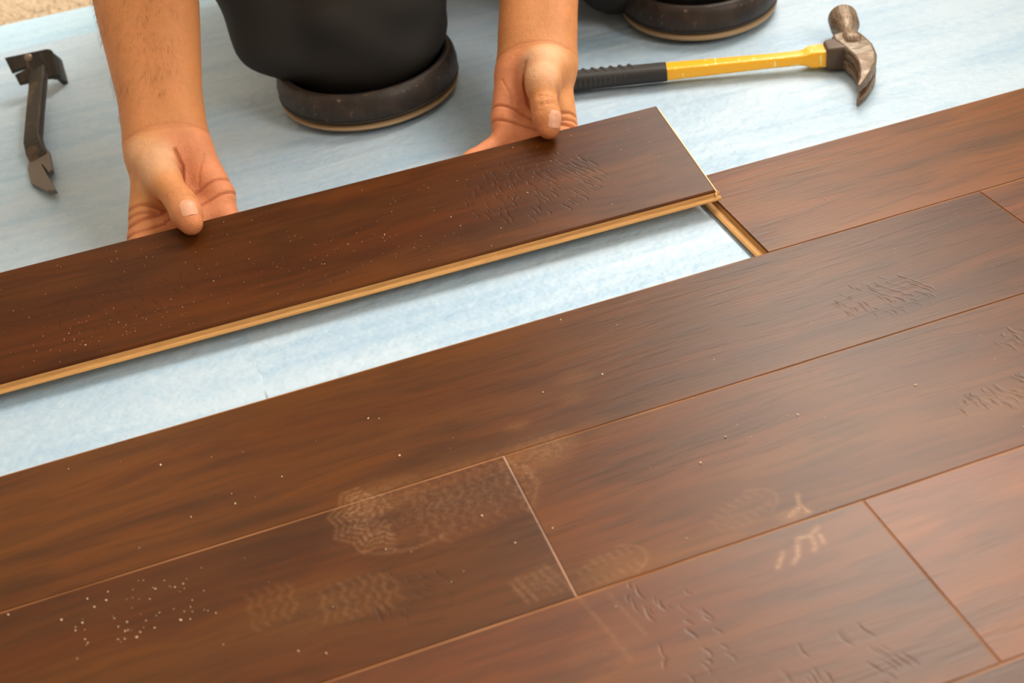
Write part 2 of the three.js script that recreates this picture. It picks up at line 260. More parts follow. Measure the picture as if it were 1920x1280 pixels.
// tongue along an edge: profile (out, y) swept from point a to point b, pointing to side n
function tongue(a, b, n, reach = 0.0058) {
  const pr = [[-0.001, -0.0021], [0.0004, -0.0030], [0.0009, -0.0046], [reach * 0.8, -0.0049], [reach, -0.0058], [reach * 0.97, -0.0068], [reach * 0.7, -0.0076], [0.001, -0.0079], [0.0004, -0.0089], [-0.001, -0.0089]];
  const ring = (p) => pr.map(([o, y]) => V(p.x + n.x * o, p.y + y, p.z + n.z * o));
  const cross = b.clone().sub(a).cross(n).y; return cross > 0 ? loft([ring(b), ring(a)], true, true) : loft([ring(a), ring(b)], true, true);
}
const planks = [];
function plank(x, row, seed, chatter = [], toneAndLight = [1, 1, 1], leftTongue = false) {  // per-plank tone also puts the light growing to the right into the colour
  const z = Z0 + row * PW, len = Math.min(LEN, 1.285 - x), m = mesh('plank', boardTop(len, PW), plankMaterial(seed, [x, z], chatter, toneAndLight, row > 2 ? 0.66 : 0.5), floor);
  m.position.set(x, 0, z);
  mesh('core', new THREE.BoxGeometry(len - 0.0004, TH - 0.002, PW - 0.0004).translate(len / 2, -(TH + 0.002) / 2, PW / 2), coreMat, m);
  if (leftTongue) { mesh('tongue', tongue(V(0, 0, 0.001), V(0, 0, PW - 0.001), V(-1, 0, 0), 0.0072), coreMat, m); }
  return m;
}
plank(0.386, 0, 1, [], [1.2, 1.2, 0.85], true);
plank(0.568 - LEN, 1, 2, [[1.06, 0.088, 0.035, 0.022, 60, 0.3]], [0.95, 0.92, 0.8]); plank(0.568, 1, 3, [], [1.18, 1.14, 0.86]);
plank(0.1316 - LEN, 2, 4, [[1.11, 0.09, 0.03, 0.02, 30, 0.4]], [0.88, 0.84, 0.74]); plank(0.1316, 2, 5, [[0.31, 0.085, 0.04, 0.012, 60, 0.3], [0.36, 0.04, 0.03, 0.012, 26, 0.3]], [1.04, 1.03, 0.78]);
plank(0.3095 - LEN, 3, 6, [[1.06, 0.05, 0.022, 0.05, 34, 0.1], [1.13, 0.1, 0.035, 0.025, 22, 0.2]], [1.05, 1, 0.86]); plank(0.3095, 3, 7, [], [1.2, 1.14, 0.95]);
plank(-0.43, 4, 8, [], [1, 1, 0.9]); plank(0.77, 4, 10, [], [1.08, 1.06, 0.9]); plank(-0.05, 5, 9, [], [1, 1, 1]);

// ───────────── underlay sheets ─────────────
{
  const W = 1024, H = 1024;      // 1.2 m square tile of felted pale blue foam; streaks run along x
  const map = dataTex(W, H, (x, y, o) => {
    const u = x / W * 1.2, v = y / H * 1.2, cl = fbm(u * 9 + v * 5, v * 24, 3, 3), f = noise(x * 0.55, y * 0.55, 4), f2 = noise(x * 0.17, y * 0.21, 6), st = fbm(u * 5, v * 110 + 4 * noise(u * 4, v * 3, 8), 7, 2);
    const k = clamp(0.5 * smooth(0.3, 0.75, cl) + 0.3 * smooth(0.45, 0.8, st) + 0.4 * (f - 0.5) + 0.3 * (f2 - 0.5), 0, 1);
    o[0] = mix(198, 168, k); o[1] = mix(217, 198, k); o[2] = mix(236, 226, k);
  }, true);
  const bmp = dataTex(W, H, (x, y, o) => {
    const u = x / W * 1.2, v = y / H * 1.2, st = fbm(u * 4, v * 75 + 5 * noise(u * 3, v * 3, 18), 17, 2), f = noise(x * 0.5, y * 0.5, 14), c = noise(x * 0.16, y * 0.16, 16);
    o[0] = o[1] = o[2] = 255 * (0.62 * st + 0.16 * f + 0.22 * c);
  }, false);
  const m = new THREE.MeshPhysicalMaterial({ map, bumpMap: bmp, bumpScale: 0.0022, roughness: 0.5, specularIntensity: 0.7, color: lin(0.9, 0.9, 0.885) }), bluer = m.clone(); bluer.color = lin(0.9, 1, 1);  // the strip has a bluer tint than the main sheet
  const sheet = (x0, z0, x1, z1, top, thick, edge) => {
    const nx = 130, nz = Math.max(6, Math.round((z1 - z0) / 0.012)), g = new THREE.BoxGeometry(x1 - x0, thick, z1 - z0, nx, 1, nz).translate((x0 + x1) / 2, top - thick / 2, (z0 + z1) / 2), P = g.attributes.position, U = g.attributes.uv;
    for (let i = 0; i < P.count; i++) {
      const x = P.getX(i), z = P.getZ(i), up = P.getY(i) > top - thick / 2;
      if (z < z0 + 0.001) P.setZ(i, z + edge * (noise(x * 6, 1, 5) - 0.5));
      if (up && z < -0.9) P.setY(i, top - 0.0008 * fbm(x * 3, z * 40 + 2 * noise(x * 3, z * 3, 2), 9, 2) * smooth(-0.9, -1.0, z));
      U.setXY(i, x / 1.2, z / 1.2);
    }
    g.computeVertexNormals(); return g;
  };
  const a = mesh('underlay_sheet', sheet(-1.5, -1.555, 1.285, 0.35, -TH, 0.0034, 0.004), m);
  a.userData = { label: 'large pale blue foam underlay sheet spread beneath the planks and tools', category: 'underlay' };
  const b = mesh('underlay_sheet', sheet(-1.5, -1.655, 1.285, -1.5585, -0.0105, 0.0018, 0.006), bluer);
  b.userData = { label: 'narrow brighter strip of blue underlay beside the bare beige slab, top left', category: 'underlay' };
}

// ───────────── the plank being fitted ─────────────
const HELD = new THREE.Matrix4().makeBasis(V(0.99973, 0.0045, 0.023), V(-0.0086, 0.983, 0.1836), V(-0.0218, -0.1837, 0.9827)).setPosition(0.384, 0.0112, -0.813);
{
  const w = 0.1236, g = group('laminate_plank', 'dark brown laminate plank held tilted in both hands above the underlay gap', 'plank');
  g.applyMatrix4(HELD);
  const mat = plankMaterial(21, null, [[LEN - 0.135, 0.062, 0.06, 0.04, 190, 0.35], [LEN - 0.47, 0.075, 0.055, 0.028, 70, 0.15], [LEN - 0.36, 0.06, 0.08, 0.02, 30, 0.2]], [0.9, 0.84, 0.76], 0.3);
  const t = mesh('surface', boardTop(LEN, w, 0.0012, 0.0008, 0.002, 0.0014).translate(-LEN, 0, -w), mat, g); t.userData.label = 'dark grained top face with chatter marks';
  const c = mesh('core', mergeGeometries([new THREE.BoxGeometry(LEN - 0.0004, TH - 0.002, w - 0.0004).translate(-LEN / 2, -(TH + 0.002) / 2, -w / 2)]), coreMat, g); c.userData.label = 'tan fibreboard core';
  mesh('tongue', tongue(V(-LEN, 0, 0), V(0.003, 0, 0), V(0, 0, 1), 0.0052), coreMat, g);
  mesh('tongue', tongue(V(0, 0, -w), V(0, 0, 0.002), V(1, 0, 0), 0.0036), std({ color: lin(0.8, 0.58, 0.34), roughness: 0.7 }), g);
}

// ───────────── sawdust crumbs ─────────────
{
  const geo = new THREE.IcosahedronGeometry(1, 0), list = [], q = new THREE.Quaternion(), put = (p, s) => { q.setFromEuler(new THREE.Euler(rr(0, 6), rr(0, 6), rr(0, 6))); list.push(new THREE.Matrix4().compose(p, q.clone(), V(s * rr(0.7, 1.5), s * rr(0.5, 0.8), s))); };
  const big = [[-0.022, -0.494], [-0.008, -0.486], [-0.081, -0.545], [-0.177, -0.593], [-0.147, -0.575], [0.07, -0.627], [0.06, -0.673], [0.175, -0.646], [0.218, -0.646], [0.215, -0.719], [0.393, -0.544], [0.313, -0.551], [0.263, -0.552], [0.239, -0.537], [0.137, -0.523], [0.102, -0.551], [0.113, -0.521], [-0.078, -0.689], [-0.037, -0.629], [-0.065, -0.629], [0.46, -0.775]];
  big.forEach(([x, z]) => put(V(x, 0.0004, z), 0.0007));
  for (let i = 0; i < 60; i++) put(V(rr(-0.14, -0.06), 0.0002, rr(-0.59, -0.54)), rr(0.0002, 0.00055));
  for (let i = 0; i < 90; i++) put(V(rr(-0.19, 0.7), 0.0002, rr(-0.72, -0.45)), rr(0.0002, 0.0005));
  const onHeld = (x, z, s) => put(V(x, 0.0003, z).applyMatrix4(HELD), s);
  const heldBig = [[-0.11, -0.086], [-0.021, -0.112], [-0.018, -0.1], [-0.141, -0.055], [-0.203, -0.037], [-0.207, -0.05], [-0.174, -0.022], [-0.262, -0.05], [-0.399, -0.048], [-0.5, -0.015], [-0.474, -0.03]];
  heldBig.forEach(([x, z]) => onHeld(x, z, 0.00055));
  for (let i = 0; i < 220; i++) onHeld(-rr(0.01, 0.58), -rr(0.004, 0.118), rr(0.00014, 0.00036));
  for (let i = 0; i < 30; i++) onHeld(-rr(0.23, 0.33), -rr(0.02, 0.06), rr(0.0002, 0.0004));
  for (let i = 0; i < 34; i++) onHeld(-rr(0.42, 0.56), -rr(0.012, 0.05), rr(0.0002, 0.0004));
  const im = new THREE.InstancedMesh(geo, std({ color: lin(0.75, 0.58, 0.38), roughness: 0.9 }), list.length); list.forEach((m, i) => im.setMatrixAt(i, m));
  im.name = 'sawdust_crumbs'; im.castShadow = im.receiveShadow = true; im.userData = { kind: 'stuff', label: 'tiny pale sawdust crumbs scattered over the brown planks', category: 'sawdust' }; scene.add(im);
}

// ───────────── claw hammer ─────────────
{
  const g = group('claw_hammer', 'claw hammer with yellow handle, black rubber grip and worn steel head on blue underlay', 'hammer');
  const ang = Math.atan2(-0.08, 0.229) * -1; g.position.set(0.3345, 0.0035, -1.0925); g.rotation.y = -ang;      // local +x runs to the head, +z towards the claw tips
  const X = V(1, 0, 0), Y = V(0, 1, 0), Zv = V(0, 0, 1);
  const wear = dataTex(512, 128, (x, y, o) => { const n = noise(x * 0.10, y * 0.16, 91), m = noise(x * 0.31, y * 0.4, 92), edge = Math.abs((y / 128 * 4) % 1 - 0.5) < 0.14 ? 0.16 : 0; const s = n * 0.65 + m * 0.35 + edge; const t = smooth(0.76, 0.84, s); o[0] = mix(255, 250, t); o[1] = mix(182, 226, t); o[2] = mix(0, 160, t); }, true);
  wear.repeat.set(6, 1);
  const yellow = new THREE.MeshPhysicalMaterial({ map: wear, roughness: 0.38, clearcoat: 0.25, clearcoatRoughness: 0.3 });
  const hs = [[0.112, 17.5, 12.5], [0.125, 17.5, 12.5], [0.17, 16, 11.5], [0.22, 14.5, 10.5], [0.246, 14.5, 10.5], [0.252, 16, 12], [0.257, 20, 16], [0.272, 21, 16.5]].map(([x, w, h]) => rrect(V(x, 0, 0), Zv, Y, w / 1000, h / 1000, 0.0025, 3));
  mesh('handle', loft(hs), yellow, g);
  const rubber = std({ color: lin(0.022, 0.019, 0.017), roughness: 0.62 });
  const gs = [[0, 15, 11], [0.002, 21, 16], [0.006, 24, 18.5], [0.02, 24, 18], [0.05, 21, 16.5], [0.09, 20.5, 16], [0.115, 20.5, 16], [0.1205, 20, 15.6]].map(([x, w, h]) => rrect(V(x, 0, 0), Zv, Y, w / 1000, h / 1000, Math.min(w, h) / 2400, 5));
  const grip = mesh('grip', loft(gs), rubber, g);
  const notch = std({ color: lin(0.05, 0.043, 0.038), roughness: 0.7 }), ribs = [];
  for (let i = 0; i < 8; i++) { const b = new RoundedBoxGeometry(0.0032, 0.0014, 0.012, 2, 0.0006); ribs.push(bake(b, new THREE.Matrix4().compose(V(0.026 + i * 0.0088, 0.0084 - i * 0.00008, -0.003), new THREE.Quaternion().setFromEuler(new THREE.Euler(0, 0.6, 0)), V(1, 1, 1)))); }
  for (let i = 0; i < 14; i++) ribs.push(new RoundedBoxGeometry(0.0014, 0.0075, 0.0012, 2, 0.0005).translate(0.018 + i * 0.0048, 0.001, 0.0112 - i * 0.00008 - (i > 6 ? 0.0005 : 0)));
  const rb = mesh('grip_ribs', mergeGeometries(ribs), notch, grip); rb.userData.kind = 'stuff';
  const rust = dataTex(256, 256, (x, y, o) => { const n = fbm(x * 0.03, y * 0.03, 55, 4), s = noise(x * 0.4, y * 0.08, 56), t = smooth(0.42, 0.66, n); const k = 0.85 + 0.3 * (s - 0.5); o[0] = mix(172, 136, t) * k; o[1] = mix(150, 104, t) * k; o[2] = mix(128, 78, t) * k; }, true);
  rust.repeat.set(12, 2);
  const steel = std({ map: rust, metalness: 0.3, roughness: 0.5 }), bright = std({ map: rust, color: lin(0.92, 0.97, 1), metalness: 0.35, roughness: 0.42 }), dark = std({ color: lin(0.1, 0.062, 0.043), metalness: 0.2, roughness: 0.5 });
  // eye and cheek
  const cheek = mesh('cheek', loft([[0.2705, 20, 19], [0.2725, 23, 22], [0.286, 25, 24], [0.302, 24, 25], [0.309, 19, 22], [0.3105, 14, 18]].map(([x, w, h]) => rrect(V(x, 0.001, 0.002), Zv, Y, w / 1000, h / 1000, 0.003, 3))), dark, g); cheek.userData.label = 'dark tarnished socket around the handle';
  const up = (pts) => { const l = new THREE.LatheGeometry(pts.map(([r, y]) => new THREE.Vector2(r / 1000, y / 1000)), 28); l.rotateX(-Math.PI / 2); return l; };
  const pollG = up([[0.01, -12], [13, -12], [13.5, 0], [12.5, 8], [9.5, 16], [9, 24], [9.6, 32], [12.5, 38], [14, 42], [14.3, 60], [13.4, 62.5], [0.01, 63.5]]);
  pollG.applyMatrix4(new THREE.Matrix4().compose(V(0.297, 0.0035, -0.008), new THREE.Quaternion().setFromEuler(new THREE.Euler(0.05, -0.06, 0)), V(1, 1, 1)));
  mesh('striking_face', pollG, steel, g);
  // two prongs, one above the other as the head lies on its side; they bend back towards the handle
  for (const s of [1, -1]) {
    const st = [[0.291, -0.017, 24, 12, 6], [0.294, -0.008, 30, 12.5, 6], [0.2995, 0.012, 28, 12.4, 6.2], [0.3015, 0.032, 22, 11.8, 6.4], [0.2995, 0.048, 17, 10.8, 6.6], [0.2955, 0.063, 12, 9.8, 6.8], [0.2905, 0.076, 7.5, 8.6, 7], [0.2845, 0.087, 2.6, 7.2, 6.8]];
    const rings = st.map(([x, z, t, w, off], i) => { const n = st[Math.min(i + 1, 7)], p = st[Math.max(i - 1, 0)], dir = V(n[0] - p[0], 0, n[1] - p[1]).normalize(), side = V(dir.z, 0, -dir.x); return rrect(V(x, 0.002 + s * off / 1000 - i * 0.0005, z), side, Y, t / 1000, w / 1000, Math.min(t, w) / 3200, 3); });
    mesh('claw_prong', loft(rings), s > 0 ? bright : steel, g);
  }
}

// ───────────── pry bar ─────────────
{
  const g = group('pry_bar', 'small dark steel pry bar with slotted end and notched claw lying on the underlay', 'pry bar');
  g.position.set(-0.145, -TH, -1.3);
  const t = dataTex(256, 128, (x, y, o) => { const n = fbm(x * 0.03, y * 0.05, 61, 4), s = noise(x * 0.5, y * 0.2, 62), k = 0.8 + 0.4 * (s - 0.4), q = smooth(0.5, 0.7, n); o[0] = mix(62, 104, q) * k; o[1] = mix(54, 82, q) * k; o[2] = mix(47, 64, q) * k; }, true); t.repeat.set(8, 2);
  const m = std({ map: t, metalness: 0.5, roughness: 0.48 }), edge = std({ color: lin(0.24, 0.18, 0.13), metalness: 0.6, roughness: 0.42 });
  const c = (pts) => pts.map((p) => V(p[0], p[1], p[2]));
  // shank: flat octagonal bar, resting near the claw and raised at the slotted end
  const path = c([[0.011, 0.028, -0.088], [0.008, 0.024, -0.055], [0.002, 0.018, 0.0], [-0.003, 0.012, 0.05], [-0.002, 0.0085, 0.068], [0.001, 0.0055, 0.082]]);
  mesh('shank', loft(path.map((p, i) => { const d = path[Math.min(i + 1, 5)].clone().sub(path[Math.max(0, i - 1)]).normalize(), u = V(1, 0.35, 0).normalize(), v = d.clone().cross(u).normalize(), w = [20, 19, 18.5, 18.5, 20, 21][i], h = [10, 10, 10, 10, 8, 6][i]; return rrect(p, u, v, w / 1000, h / 1000, 0.0026, 2); })), m, g);
  // slotted head: plate with a nail slot, facing up and forward, its right end turned down
  const sh = new THREE.Shape([[-0.040, -0.021], [-0.0425, 0.0215], [0.022, 0.0225], [0.024, -0.019]].map((p) => new THREE.Vector2(...p)).reverse());
  const slot = new THREE.Shape(); slot.moveTo(-0.022, 0.0165); slot.lineTo(0.02, 0.0165); slot.quadraticCurveTo(0.026, 0.016, 0.026, 0.012); slot.lineTo(0.026, -0.013); slot.lineTo(-0.0145, -0.0135); slot.lineTo(-0.0165, -0.004); slot.lineTo(-0.006, -0.0012); slot.quadraticCurveTo(-0.001, 0.001, -0.005, 0.003); slot.lineTo(-0.019, 0.001); slot.closePath();
  const plate = new THREE.ExtrudeGeometry(slot, { depth: 0.005, bevelEnabled: true, bevelSize: 0.001, bevelThickness: 0.001, bevelSegments: 2, curveSegments: 8 });
  plate.rotateX(-0.72).rotateZ(-0.02).translate(0.003, 0.0265, -0.104);
  mesh('slotted_head', plate, m, g);
  const bend = []; for (let i = 0; i <= 8; i++) { const a = i / 8 * 1.35, r = 0.010; const ctr = V(0.022 + r * Math.sin(a) + (i > 7 ? 0.002 : 0), 0.0325, -0.19).add(V(0, 0, -r * (1 - Math.cos(a)))), tan = V(Math.cos(a), 0, -Math.sin(a)), nrm = V(tan.z, 0, -tan.x).multiplyScalar(-1); bend.push([ctr, nrm]); }
  bend.push([bend[8][0].clone().add(V(0.004, 0, -0.022)), bend[8][1]]);
  const bg = loft(bend.map(([p, n]) => rrect(p.clone().sub(V(0, 0.0325, -0.19)), V(0, 1, 0), n, 0.030, 0.006, 0.0015, 2))); bg.rotateX(-0.72).translate(-0.006, 0.0285, -0.101);
  mesh('turned_end', bg, m, g);
  mesh('highlight_dome', new THREE.SphereGeometry(0.0046, 18, 10).scale(1, 1, 0.45).rotateX(-0.72).translate(0.004, 0.039, -0.108), edge, g);  // small dome added in place of a highlight on the head
  // claw: thin flared blade with a V notch
  const bl = new THREE.Shape(); bl.moveTo(-0.0095, 0.004); bl.lineTo(0.011, 0); bl.lineTo(0.0150, -0.044); bl.lineTo(0.0128, -0.046); bl.lineTo(0.0048, -0.020); bl.lineTo(0.0036, -0.022); bl.lineTo(0.0195, -0.090); bl.lineTo(0.012, -0.084); bl.lineTo(-0.006, -0.050); bl.lineTo(-0.0105, -0.016); bl.closePath();
  const blade = new THREE.ExtrudeGeometry(bl, { depth: 0.0035, bevelEnabled: true, bevelSize: 0.0008, bevelThickness: 0.0008, bevelSegments: 2 });
  blade.rotateX(-Math.PI / 2 + 0.02).rotateZ(0.3).rotateY(-0.05).translate(0.0005, 0.0035, 0.078);
  mesh('claw', blade, std({ color: lin(0.16, 0.13, 0.105), metalness: 0.6, roughness: 0.42 }), g);
}

// ───────────── the person ─────────────
{
  const person = group('person', 'kneeling person in black work trousers and knee pads fitting a plank with both bare hands', 'person');
  const skinBump = dataTex(512, 512, (x, y, o) => { const a = noise(x * 0.22, y * 0.22, 71), b = noise(x * 0.55 + 3 * a, y * 0.3, 72), c = noise(x * 0.07, y * 0.05, 73); o[0] = o[1] = o[2] = 255 * (0.35 * a + 0.4 * b + 0.25 * c); }, false);
  const skin = new THREE.MeshPhysicalMaterial({ vertexColors: true, roughness: 0.52, specularIntensity: 0.5, bumpMap: skinBump, bumpScale: 0.0005, sheen: 0.12, sheenColor: lin(0.9, 0.5, 0.35), sheenRoughness: 0.5 });
  const bodyParts = [], TAN = [0.7, 0.295, 0.11], PINK = [0.74, 0.275, 0.13], RED = [0.56, 0.15, 0.07], PALE_LIT = [0.8, 0.47, 0.28];

  // one hand with its forearm. o wrist, p towards the fingers, s towards the little finger, thumb and elbow in world space
  function arm(H) {
    const p = H.p.clone().normalize(), s = H.s.clone().addScaledVector(p, -H.s.dot(p)).normalize(), n = p.clone().cross(s); if (n.y < 0) n.negate();
    const L = (a, b, c) => H.o.clone().addScaledVector(s, a / 1000).addScaledVector(p, b / 1000).addScaledVector(n, c / 1000);
    const r = (x) => x / 1000, palm = [], W = H.wide ?? 1;
    const mcp = [[-31 * W, 88, -1, 11], [-10 * W, 93, -4, 11], [11 * W, 88, -3, 10.5], [30 * W, 79, 0, 9.5]];
    const car = [[-15, 10, -2], [-5, 10, -4], [6, 10, -4], [15, 10, -2]];
    mcp.forEach((m, i) => palm.push(cap(L(...car[i]), r(15), L(m[0], m[1], m[2]), r(m[3] + 1.5))));
    palm.push(cap(L(21, 22, 4), r(15), L(31 * W, 62, 4), r(11.5)));                               // heel of the palm, little-finger side
    palm.push(cap(L(-20 * W, 84, 1), r(10), L(24 * W, 78, 2), r(10)));                             // pad under the fingers
    // forearm: two bones' worth of flesh, flat at the wrist, round below the elbow
    const E = H.elbow, d = E.clone().sub(H.o).normalize(), fs = s.clone().addScaledVector(d, -s.dot(d)).normalize(), fn = d.clone().cross(fs).normalize(), len = E.distanceTo(H.o), fa = [];
    const A = (t, a, b = 0) => H.o.clone().addScaledVector(d, t * len).addScaledVector(fs, a / 1000).addScaledVector(fn, b / 1000);
    const f = H.fat;
    for (const q of [-1, 1]) {
      const pts = new THREE.CatmullRomCurve3([[-0.02, 10.5, 17.8], [0.12, 11, 18.6], [0.34, 12.5, 22.3 * f], [0.56, 14 * f, 26.5 * f], [0.8, 14.5 * f, 30 * f], [1, 12, 31.5 * f]].map((v) => V(...v))).getPoints(16).map((v) => v.toArray());
      for (let i = 0; i + 1 < pts.length; i++) fa.push(cap(A(pts[i][0], q * pts[i][1]), r(pts[i][2]), A(pts[i + 1][0], q * pts[i + 1][1]), r(pts[i + 1][2])));
    }
    if (H.shoulder) fa.push(cap(E, r(42), H.shoulder, r(52)));
    // fingers, each its own chain: side spread, lengths, curl
    const fingers = H.fingers.map((q, i) => {
      const m = mcp[i], list = []; let at = L(m[0], m[1], m[2]), dir = q.dir.clone().normalize(); const len3 = [[45, 26, 22], [49, 30, 23], [46, 28, 23], [37, 21, 20]][i], rad = [10.2, 10.4, 9.8, 8.8][i];
      const axis = s.clone();
      len3.forEach((l, k) => { if (k) dir.applyAxisAngle(q.axis ?? axis, q.curl[k - 1]); const nx = at.clone().addScaledVector(dir, r(l)); list.push(cap(at, r(rad - k * 0.9), nx, r(rad - (k + 1) * 0.9))); at = nx; });
      return list;
    });
    // thumb: metacarpal with its thick muscle, two phalanges
    const [c0, c1, c2, c3] = H.thumb, ts = H.thick ?? 1, th = [cap(c0, r(13.5), c1, r(12.4 * ts)), cap(c1, r(12.2 * ts), c2, r(10.6 * ts)), cap(c2, r(10.6 * ts), c2.clone().lerp(c3, 0.55), r(11 * ts)), cap(c2.clone().lerp(c3, 0.55), r(11 * ts), c3, r(8.8 * ts))];
    const thenar = [cap(L(-12, 16, 6), r(15), c0.clone().lerp(c1, 0.75), r(15)), cap(L(-14, 14, 4), r(16), c0, r(16.5))];
    const web = [cap(c0.clone().lerp(c1, 0.75), r(7), L(-25 * W, 66, 0), r(7))];
    const creases = H.creases.map(([pts, wd, dp, flat]) => ({ flat, seg: pts.slice(1).map((q, i) => (flat ? [pts[i][0], pts[i][1], 0, 0, q[0], q[1], 0, 0] : cap(pts[i], 0, q, 0))), wd: flat ? wd : r(wd), dp: r(dp) }));
    const crease = (c, x, y, z) => {          // 0 … 1: how deep in this fold a point lies; palm folds are drawn in the plane of the palm
      let q = 1e3, px = x, py = y, pz = z, w = 1;
      if (c.flat) { px = ((x - H.o.x) * s.x + (y - H.o.y) * s.y + (z - H.o.z) * s.z) * 1000; py = ((x - H.o.x) * p.x + (y - H.o.y) * p.y + (z - H.o.z) * p.z) * 1000; const up = ((x - H.o.x) * n.x + (y - H.o.y) * n.y + (z - H.o.z) * n.z) * 1000; w = smooth(-2, 4, up); pz = 0; if (w <= 0) return 0; }
      for (const k of c.seg) q = Math.min(q, capsule(k, px, py, pz));
      return q > 3 * c.wd ? 0 : w * Math.exp(-((q / c.wd) ** 2));
    };
    const field = (x, y, z) => {
      let a = 1e3; for (const c of fa) a = smin(a, capsule(c, x, y, z), 0.016);
      let b = 1e3; for (const c of palm) b = smin(b, capsule(c, x, y, z), 0.010);
      for (const c of thenar) b = smin(b, capsule(c, x, y, z), 0.012);
      b = smin(b, capsule(web[0], x, y, z), 0.012);
      let hnd = smin(a, b, 0.02), best = hnd;
      if (hnd < 0.13) {
        for (const fl of fingers) { let q = 1e3; for (const c of fl) q = smin(q, capsule(c, x, y, z), 0.004); best = Math.min(best, smin(hnd, q, 0.006)); }
        let t = 1e3; for (const c of th) t = smin(t, capsule(c, x, y, z), 0.006);
        best = Math.min(best, smin(hnd, t, 0.006));
      }
      if (Math.abs(best) < 0.012) { let dt = 1; for (const c of th) dt = Math.min(dt, capsule(c, x, y, z)); const off = smooth(0.001, 0.004, dt); for (const c of creases) best += c.dp * crease(c, x, y, z) * (c.flat ? off : 1); }
      return best;
    };
    const nOut = n.clone();
    const tint = (x, y, z, gx, gy, gz, o) => {
      const q = V(x, y, z).sub(H.o), along = q.dot(p) * 1000, side = q.dot(s) * 1000, up = gx * nOut.x + gy * nOut.y + gz * nOut.z;
      const inHand = smooth(-4, 14, along), dTh = Math.min(...th.map((c) => capsule(c, x, y, z))) * 1000;
      const onThumb = 1 - smooth(0.5, 7, dTh), pink = inHand * smooth(-0.1, 0.5, up) * (1 - 0.75 * onThumb) * smooth(-16, 6, side + (along - 40) * 0.2) + 0.5 * inHand * smooth(60, 80, along) * (1 - onThumb);
      const m = noise3(x * 90, y * 90, z * 90, 3), m2 = noise3(x * 320, y * 320, z * 320, 5), arm_ = 1 - inHand, tipRed = 0.45 * (1 - smooth(6, 22, V(x, y, z).distanceTo(c3) * 1000)) + 0.25 * (1 - smooth(4, 13, V(x, y, z).distanceTo(c2) * 1000));
      const ball = (1 - smooth(0, 9, Math.min(...thenar.map((c) => capsule(c, x, y, z))) * 1000)) * smooth(0.2, 0.7, up) * inHand;  // pale palm heel, with the highlight from above painted into its tint
      for (let k = 0; k < 3; k++) { let c = mix(TAN[k], PINK[k], clamp(pink, 0, 1)); c = mix(c, PALE_LIT[k], 0.7 * ball); c = mix(c, RED[k], clamp(tipRed, 0, 0.6)); c *= 0.94 + 0.16 * (m - 0.5) + 0.1 * (m2 - 0.5); c *= arm_ > 0.5 ? 1 - (0.1 + 0.12 * m) * (k ? 1.2 : 0.8) * 0.8 : 1; o[k] = c; }
      for (const c of creases) { const e = 0.5 * Math.min(1, 0.25 + c.dp * 700) * crease(c, x, y, z) * (c.flat ? smooth(1, 4, dTh) : 1); if (e > 0) for (let k = 0; k < 3; k++) o[k] = mix(o[k], RED[k] * 0.72, e); }
      for (const [mp, rad, mc] of H.marks ?? []) { const e = 1 - smooth(rad * 0.4, rad, V(x, y, z).distanceTo(mp)); for (let k = 0; k < 3; k++) o[k] = mix(o[k], mc[k], e * 0.7); }
    };
    const uvOf = (x, y, z) => { const q = V(x, y, z).sub(H.o); return [q.dot(s) / 0.06 + q.dot(n) / 0.09, q.dot(p) / 0.06]; };
    // fine mesh out to the cut across the forearm, coarse beyond
    const cut = A(0.72, 0), inner = (x, y, z) => (x - cut.x) * d.x + (y - cut.y) * d.y + (z - cut.z) * d.z;
    const pts = [...fingers.flat(), ...th, ...palm].flatMap((c) => [[c[0], c[1], c[2]], [c[4], c[5], c[6]]]); pts.push(cut.toArray());
    const lo = [0, 1, 2].map((k) => Math.min(...pts.map((q) => q[k])) - 0.022), hi = [0, 1, 2].map((k) => Math.max(...pts.map((q) => q[k])) + 0.022);
    for (let k = 0; k < 3; k++) { lo[k] = Math.min(lo[k], cut.getComponent(k) - 0.055); hi[k] = Math.max(hi[k], cut.getComponent(k) + 0.055); }
    bodyParts.push(sdfMesh((x, y, z) => Math.max(field(x, y, z), inner(x, y, z)), lo, hi, 0.0014, tint, uvOf));
    H.fa = fa; H.d = d; H.A = A; H.fs = fs; H.fn = fn; H.len = len; H.field = field; H.cutInner = inner;
    // thumbnail on the back of the last joint
    const nd = H.nailUp.clone(), ax = c3.clone().sub(c2).normalize(); nd.addScaledVector(ax, -nd.dot(ax)).normalize(); const ac = ax.clone().cross(nd), NP = [], NU = [], NI = [], nu = 12, nv = 14;
    const surf = (o) => { const q = o.clone().addScaledVector(nd, 0.016); for (let i = 0; i < 30; i++) { const f0 = field(q.x, q.y, q.z); if (f0 < 0.0001) break; q.addScaledVector(nd, -f0 * 0.8); } return q; };
    for (let j = 0; j <= nv; j++) for (let i = 0; i <= nu; i++) {
      const u = (i / nu - 0.5) * 2, v = j / nv, wv = 6.5 * Math.min(1, 0.55 + 1.6 * v) * Math.min(1, Math.sqrt(Math.max(0.12, 1 - Math.max(0, (v - 0.8) / 0.2) ** 2 * 0.7)));
      const base = c2.clone().lerp(c3, 0.42).addScaledVector(ax, v * 0.0146).addScaledVector(ac, u * wv / 1000), q = surf(base); q.addScaledVector(nd, 0.00055 * (1 - u * u * 0.8) * Math.min(1, v * 5) + 0.00005);
      NP.push(q.x, q.y, q.z); NU.push(i / nu, v);
    }
    for (let j = 0; j < nv; j++) for (let i = 0; i < nu; i++) { const a = j * (nu + 1) + i, b = a + 1, c = a + nu + 1, e = c + 1; NI.push(a, b, c, b, e, c); }
    const ng = new THREE.BufferGeometry(); ng.setAttribute('position', new THREE.Float32BufferAttribute(NP, 3)); ng.setAttribute('uv', new THREE.Float32BufferAttribute(NU, 2)); ng.setIndex(NI); ng.computeVertexNormals();
